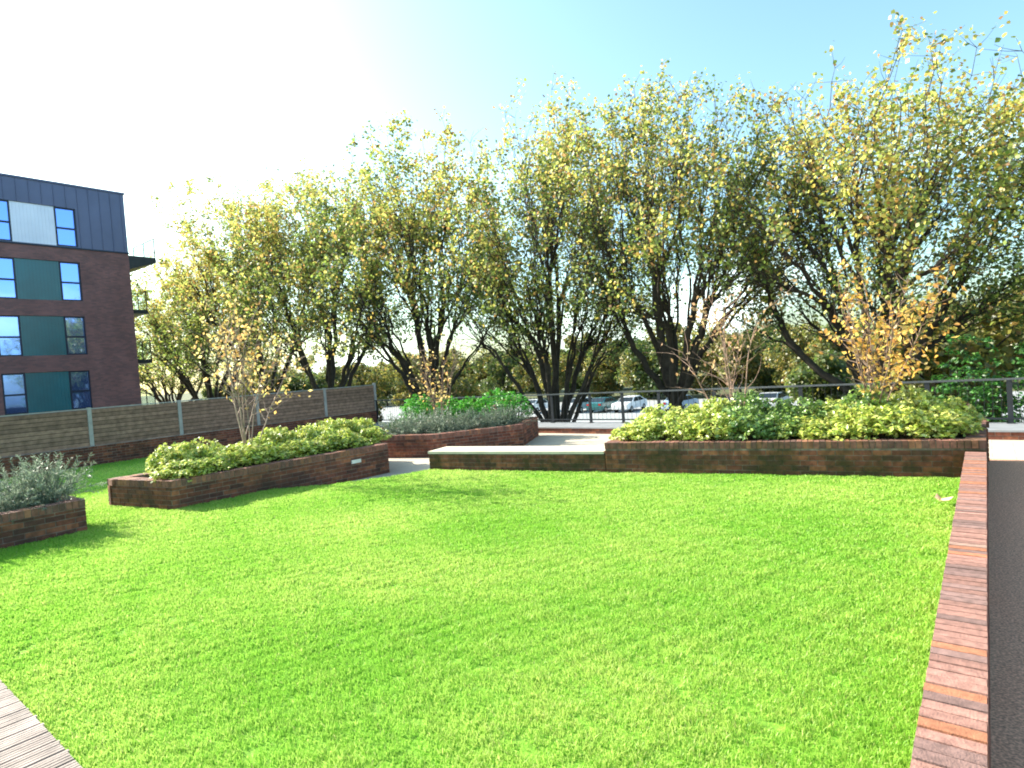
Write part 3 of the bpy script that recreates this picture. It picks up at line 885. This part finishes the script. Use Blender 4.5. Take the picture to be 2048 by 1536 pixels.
# ------------------------------------------------------------------ saplings in the planters
def sapling(name, label, loc, seed, H, spread, ns, leafn, cols, wts, size=.085, bark=(.22, .15, .11), lowcut=.3, puff=.07):
    q = np.random.default_rng(seed); t = thing(name, label, 'tree', loc); w = MB(); T = []
    for k in range(ns):
        az = q.uniform(0, 6.28); inc = R(q.uniform(2, 26)); d = np.array([math.cos(az) * math.sin(inc), math.sin(az) * math.sin(inc), math.cos(inc)])
        L = H * q.uniform(.7, 1.0); st = walk(np.array([q.normal(0, .05), q.normal(0, .05), 0]), d, L, .16, q, .06, .02)
        n = len(st); w.tube(st, np.linspace(.015, .004, n), 5, tuple(np.array(bark) * q.uniform(.7, 1.2)))
        for i in range(int(n * lowcut), n):
            for _ in range(q.integers(1, 3)):
                dd = perp_dir(unit(st[i] - st[i - 1]), q, R(q.uniform(30, 65)))
                b = walk(st[i], dd, q.uniform(.3, 1.0) * spread, .12, q, .12, .02)
                w.tube(b, np.linspace(.007, .002, len(b)), 3, bark); T.append(b[1:])
    T = np.concatenate(T)
    den = np.clip(.5 + .9 * vnoise(T, 2.2, seed), 0, 1.6)
    P = np.repeat(T, q.poisson(den * leafn), 0); P = P + q.normal(size=P.shape) * puff; n = len(P)
    w.build('stems', M['bark'], t, True)
    me = leaves_mesh('foliage', P, q.normal(size=(n, 3)) + np.array([0, 0, .5]), q.uniform(.7, 1.3, n) * size, pal(cols, wts, n, q, .2), M['leaf'], .6, .2, q)
    link(bpy.data.objects.new('foliage', me), t)
ORA = ([(.66, .42, .11), (.72, .54, .20), (.56, .30, .10), (.54, .50, .14)], [4, 4, 2, 2])
PNK = ([(.50, .34, .18), (.45, .26, .12), (.48, .40, .16)], [3, 3, 2])
sapling('sapling', 'slender sapling with orange leaves and pale stems at the right of the wide planter', (-1.35, 10.75, ZC - .08), 401, 2.75, .72, 9, 2.6, [(.66, .36, .06), (.72, .48, .11), (.55, .26, .06), (.52, .46, .09)], [4, 4, 2, 2])
sapling('sapling', 'thin sapling with sparse pinkish leaves at the left of the wide planter', (-3.5, 10.5, ZC - .08), 402, 2.35, .85, 6, 2.4, *PNK, size=.08, bark=(.34, .22, .17))
sapling('sapling', 'bare stemmed sapling with orange yellow leaves in the long planter', (-11.1, 5.75, ZB - .08), 403, 2.75, 1.25, 9, 1.2, *ORA, bark=(.30, .22, .18), lowcut=.42)
sapling('sapling', 'sapling with golden leaves in the planter near the fence end', (-11.9, 11.6, ZD - .08), 404, 2.7, .65, 9, 2.2, *ORA)

# ------------------------------------------------------------------ fallen leaf
def fallen():
    q = np.random.default_rng(3); mb = MB()
    ang = np.radians([200, 150, 120, 80, 50, 10, -30, -60, -105, -140]); rad = [.03, .09, .06, .12, .07, .15, .07, .11, .06, .09]
    v = [(0, 0, 0)]
    for i, (a, r) in enumerate(zip(ang, rad)):
        v.append((r * math.cos(a), r * math.sin(a), .02 + .35 * r * (1 if i % 2 else .2)))
    mb.add(v, [(0, 1 + k, 1 + (k + 1) % 10) for k in range(10)], (.75, .56, .34))
    st = np.array([(-.02, 0, .02), (-.07, .01, .035), (-.13, 0, .05)])
    o = mb.build('fallen_leaf', attr_mat('dry_leaf', .8, .2, 30)); o.location = (-.47, 8.0, .05); o.rotation_euler = (0.1, .2, .6)
    tag(o, 'curled tan fallen leaf lying on the grass by the garden wall', 'leaf')
fallen()

# ------------------------------------------------------------------ apartment block
def apartment():
    t = thing('apartment_building', 'four storey dark brick apartment block with a grey metal top storey and teal panels', 'building', (-38, 13.65, STREET))
    o = np.array([-38, 13.65, STREET])
    # local: x toward the garden, y along facade, z up
    units = [(-6.12, -5.17, -3.33, -2.40), (-13.1, -12.15, -10.31, -9.38), (-20.1, -19.15, -17.31, -16.38), (-27.1, -26.15, -24.31, -23.38)]
    rows = [(12.02, 9.97), (9.15, 7.08), (6.25, 4.20), (3.35, 1.30), (.45, -1.6)]
    rows = [(a - STREET, b - STREET) for a, b in rows]
    ROOF = 13.22 - STREET; BAND = 9.93 - STREET; YL = -32.0
    ycuts = sorted([YL] + [v for u in units for v in (u[0], u[3])] + [0.0])
    def facade(mb, z0, z1, rws):
        zc = sorted([z0, z1] + [v for r_ in rws for v in r_])
        zc = [z for z in zc if z0 - 1e-6 <= z <= z1 + 1e-6]
        for i in range(len(ycuts) - 1):
            opening = any(abs(ycuts[i] - u[0]) < 1e-6 for u in units)
            for j in range(len(zc) - 1):
                if opening and any(zc[j] >= r_[1] - 1e-6 and zc[j + 1] <= r_[0] + 1e-6 for r_ in rws): continue
                mb.add([(0, ycuts[i], zc[j]), (0, ycuts[i + 1], zc[j]), (0, ycuts[i + 1], zc[j + 1]), (0, ycuts[i], zc[j + 1])], [(0, 1, 2, 3)])
        for u in units:
            for a, b in rws:
                mb.add([(0, u[0], b), (0, u[3], b), (-.14, u[3], b), (-.14, u[0], b)], [(0, 1, 2, 3)])
                mb.add([(0, u[0], a), (0, u[3], a), (-.14, u[3], a), (-.14, u[0], a)], [(3, 2, 1, 0)])
                for y in (u[0], u[3]): mb.add([(0, y, b), (0, y, a), (-.14, y, a), (-.14, y, b)], [(0, 1, 2, 3)])
        # back, ends
        mb.add([(0, 0, z0), (-13, 0, z0), (-13, 0, z1), (0, 0, z1)], [(0, 1, 2, 3)])
        mb.add([(-13, 0, z0), (-13, YL, z0), (-13, YL, z1), (-13, 0, z1)], [(0, 1, 2, 3)])
        mb.add([(-13, YL, z0), (0, YL, z0), (0, YL, z1), (-13, YL, z1)], [(0, 1, 2, 3)])
    # brick wall
    m, nt_, b = new_mat('building_brick')
    tc_ = N(nt_, 'ShaderNodeTexCoord'); mp_ = N(nt_, 'ShaderNodeMapping'); mp_.inputs['Rotation'].default_value = (R(90), 0, R(90))
    sx_ = N(nt_, 'ShaderNodeSeparateXYZ'); cx_ = N(nt_, 'ShaderNodeCombineXYZ'); ad = N(nt_, 'ShaderNodeMath', operation='ADD')
    nt_.links.new(tc_.outputs['Object'], sx_.inputs[0]); nt_.links.new(sx_.outputs['X'], ad.inputs[0]); nt_.links.new(sx_.outputs['Y'], ad.inputs[1])
    nt_.links.new(ad.outputs[0], cx_.inputs['X']); nt_.links.new(sx_.outputs['Z'], cx_.inputs['Y'])
    br = N(nt_, 'ShaderNodeTexBrick'); br.inputs['Scale'].default_value = 1; br.inputs['Brick Width'].default_value = .225; br.inputs['Row Height'].default_value = .075
    br.inputs['Mortar Size'].default_value = .005; br.inputs['Color1'].default_value = (.27, .105, .10, 1); br.inputs['Color2'].default_value = (.17, .072, .075, 1); br.inputs['Mortar'].default_value = (.16, .11, .115, 1)
    nt_.links.new(cx_.outputs[0], br.inputs['Vector'])
    nz_ = N(nt_, 'ShaderNodeTexNoise'); nz_.inputs['Scale'].default_value = .9; nz_.inputs['Detail'].default_value = 4; nt_.links.new(tc_.outputs['Object'], nz_.inputs['Vector'])
    mr_ = N(nt_, 'ShaderNodeMapRange'); mr_.inputs[1].default_value = .3; mr_.inputs[2].default_value = .7; mr_.inputs[3].default_value = .8; mr_.inputs[4].default_value = 1.25
    nt_.links.new(nz_.outputs['Fac'], mr_.inputs[0]); vs = N(nt_, 'ShaderNodeVectorMath', operation='SCALE'); nt_.links.new(br.outputs[0], vs.inputs[0]); nt_.links.new(mr_.outputs[0], vs.inputs['Scale'])
    nt_.links.new(vs.outputs[0], b.inputs['Base Color']); b.inputs['Roughness'].default_value = .6
    mb = MB(); facade(mb, 0, BAND, rows[1:]); mb.build('brick_wall', m, t)
    mb = MB(); facade(mb, BAND + .003, ROOF, rows[:1])
    # standing seams
    y = -.18
    while y > YL:
        inu = [u for u in units if u[0] - .03 < y < u[3] + .03]
        if inu:
            mb.box(.001, .035, y - .012, y + .012, rows[0][0] + .02, ROOF - .02)
        else:
            mb.box(.001, .035, y - .012, y + .012, BAND + .03, ROOF - .02)
        y -= .52
    mb.build('metal_cladding', M['clad'], t)
    mb = MB(); mb.box(-13.05, .06, YL - .05, .05, ROOF, ROOF + .10); mb.build('roof', M['clad'], t)
    mb = MB(); mb.box(.002, .05, YL, .03, BAND - .07, BAND + .002); mb.build('flashing', M['frame'], t)
    for ui, u in enumerate(units):
        for ri, (a, bt) in enumerate(rows):
            for (ya, yb) in ((u[0], u[1]), (u[2], u[3])):
                w = MB(); x0, x1 = -.12, -.05; fw = .075
                w.box(x0, x1, ya + .002, ya + fw, bt + .002, a - .002); w.box(x0, x1, yb - fw, yb - .002, bt + .002, a - .002)
                w.box(x0, x1, ya + fw, yb - fw, bt + .002, bt + fw); w.box(x0, x1, ya + fw, yb - fw, a - fw, a - .002)
                zm = bt + (a - bt) * .47; w.box(x0, x1, ya + fw, yb - fw, zm - .045, zm + .045)
                wo = w.build('window', M['frame'], t)
                for (p, q_) in ((bt + fw, zm - .045), (zm + .045, a - fw)):
                    g_ = MB(); g_.add([(-.09, ya + fw, p), (-.09, yb - fw, p), (-.09 , yb - fw, q_), (-.09, ya + fw, q_)], [(0, 1, 2, 3)])
                    g_.build('pane', M['glass'], wo)
            p_ = MB(); ya, yb = u[1] + .004, u[2] - .004
            p_.box(-.13, -.07, ya, yb, bt + .004, a - .004)
            y = ya + .09
            while y < yb - .05:
                p_.box(-.071, -.052, y, y + .03, bt + .006, a - .006); y += .15
            p_.build('infill_panel', M['light_panel'] if ri == 0 else M['teal_panel'], t)
    # backing so the openings are closed
    mb = MB(); mb.add([(-.139, YL, .1), (-.139, -.02, .1), (-.139, -.02, ROOF - .1), (-.139, YL, ROOF - .1)], [(0, 1, 2, 3)]); mb.build('inner_wall', M['frame'], t)
    # balconies on the end wall
    for (z_, y1_, xa, xb) in ((9.55, 1.45, -3.2, -.05), (6.65, .95, -3.0, -.5), (3.75, .95, -3.0, -.5), (.85, .95, -3.0, -.5)):
        z_ -= STREET
        bal = MB()
        if z_ > 12: 
            bal.add([(xa, .01, z_ - .55), (xb, .01, z_ - .55), (xb, y1_, z_ - .05), (xa, y1_, z_ - .05), (xa, .01, z_ + .25), (xb, .01, z_ + .25), (xb, y1_, z_ + .25), (xa, y1_, z_ + .25)],
                    [(0, 3, 2, 1), (4, 5, 6, 7), (0, 1, 5, 4), (1, 2, 6, 5), (2, 3, 7, 6), (3, 0, 4, 7)])
            zt = z_ + .25
        else:
            bal.box(xa, xb, .01, y1_, z_ - .1, z_ + .12); zt = z_ + .12
        bo = bal.build('balcony', M['steel'], t)
        gl = MB(); gl.box(xa + .02, xb - .03, y1_ - .06, y1_ - .045, zt + .05, zt + 1.05); gl.box(xb - .045, xb - .03, .03, y1_ - .07, zt + .05, zt + 1.05); gl.box(xa + .02, xa + .035, .03, y1_ - .07, zt + .05, zt + 1.05)
        gl.build('glass_screen', M['clear_glass'], bo)
        pp = MB()
        for xx in (xa + .05, (xa + xb) / 2, xb - .05): pp.box(xx - .03, xx + .03, y1_ - .045, y1_ - .005, zt, zt + 1.1)
        pp.box(xa, xb, y1_ - .05, y1_, zt + 1.1, zt + 1.14)
        pp.build('balustrade_frame', M['steel'], bo)
apartment()

# ------------------------------------------------------------------ parked cars
def car_proto():
    t = thing('parked_car', 'x', 'car', (0, 0, 0))
    # side profile, x along the car; lofted across the width with tumblehome
    prof = [(-2.1, .35), (-2.15, .62), (-2.05, .88), (-1.75, .95), (-.95, 1.0), (-.35, 1.40), (.9, 1.45), (1.65, 1.08), (2.05, .98), (2.12, .6), (2.05, .33)]
    def loft(ws, zcut, pr, grow=0):
        mb = MB(); n = len(pr); V = []
        for yy, in [(w_,) for w_ in (-1, -.86, .86, 1)]:
            for (x, z) in pr:
                ins = .16 * max(0, (z - .95) / .5)
                wy = .86 - ins
                k = yy * wy if abs(yy) < 1 else math.copysign(wy + .0, yy)
                zz = z - (.05 if abs(yy) == 1 and z > .5 else 0)
                V.append((x * (.985 if abs(yy) == 1 else 1), k if abs(yy) == 1 else yy * (wy - .02) / .86, zz))
        Fc = []
        for r_ in range(3):
            for i in range(n):
                j = (i + 1) % n
                Fc.append((r_ * n + i, r_ * n + j, (r_ + 1) * n + j, (r_ + 1) * n + i))
        Fc.append(tuple(range(n))[::-1]); Fc.append(tuple(range(3 * n, 4 * n)))
        mb.add(V, Fc); return mb
    b = loft(None, None, prof).build('body', M['white'], t, False)
    g = MB()
    for s in (-1, 1):
        y0, y1 = .868 * s, .752 * s
        for q_ in ([(-.85, 1.0), (.25, 1.0), (.25, 1.36), (-.33, 1.34)], [(.33, 1.0), (1.45, 1.02), (.92, 1.37), (.33, 1.37)]):
            vs_ = [(x, (.868 - .16 * max(0, (z - .95) / .5)) * s, z) for x, z in q_]
            g.add(vs_, [(0, 1, 2, 3) if s < 0 else (3, 2, 1, 0)])
    g.add([(-.98, -.74, 1.02), (-.98, .74, 1.02), (-.42, .66, 1.385), (-.42, -.66, 1.385)], [(0, 1, 2, 3)])
    g.add([(1.68, -.74, 1.09), (1.68, .74, 1.09), (1.0, .66, 1.43), (1.0, -.66, 1.43)], [(3, 2, 1, 0)])
    g.build('windows', flat_mat('car_glass', (.015, .02, .025), .08, .1), t)
    for x in (-1.3, 1.3):
        for s in (-1, 1):
            w = MB(); w.tube([(x, s * .68, .31), (x, s * .885, .31)], [.31, .31], 16, (.02, .02, .02), True)
            wo = w.build('wheel', flat_mat('tyre', (.015, .015, .015), .8) if 'tyre' not in bpy.data.materials else bpy.data.materials['tyre'], t)
            h = MB(); h.tube([(x, s * .87, .31), (x, s * .895, .31)], [.2, .17], 12, (.4, .4, .4), True); h.build('rim', M['post'], wo)
    for s in (-1, 1):
        h = MB(); h.box(-2.16, -2.02, s * .62 - .16, s * .62 + .16, .66, .8); h.build('headlight', M['white'], t)
        h = MB(); h.box(2.02, 2.13, s * .66 - .12, s * .66 + .12, .75, .93); h.build('tail_light', flat_mat('tail_lamp', (.4, .02, .02), .3) if 'tail_lamp' not in bpy.data.materials else bpy.data.materials['tail_lamp'], t)
    return t
paints = [('white', (.8, .8, .8)), ('silver', (.5, .52, .55)), ('dark teal', (.02, .12, .13)), ('white', (.75, .76, .78)), ('pale blue', (.35, .47, .6)), ('black', (.02, .02, .025)), ('silver', (.55, .56, .58)), ('red', (.35, .03, .03))]
proto = car_proto()
where = ['seen between the slim stems of the fanned plane tree', 'seen just right of the fanned plane tree', 'seen left of the dark forked trunk', 'seen behind the railing left of the forked trunk', 'directly behind the dark forked trunk', 'right of the dark forked trunk', 'seen over the left part of the wide planter', 'far left behind the golden sapling']
xs = [-38.5, -33.0, -30.2, -27.4, -22.2, -17.0, -14.2, -44]
for k, ((cn, c), x) in enumerate(zip(paints, xs)):
    o = proto if k == 0 else copy_tree(proto)
    o.location = (x, 52.6, STREET + .012); o.rotation_euler = (0, 0, R(90) if k % 2 else R(-90))
    o['label'] = f'{cn} car parked across the street, {where[k]}'; o['group'] = 'cars parked across the street'
    pm = flat_mat('car_paint', c, .25, .03, 1, spec=.6)
    for ch in o.children:
        if ch.name.startswith('body'):
            if k: ch.data = ch.data.copy()
            ch.data.materials.clear(); ch.data.materials.append(pm)
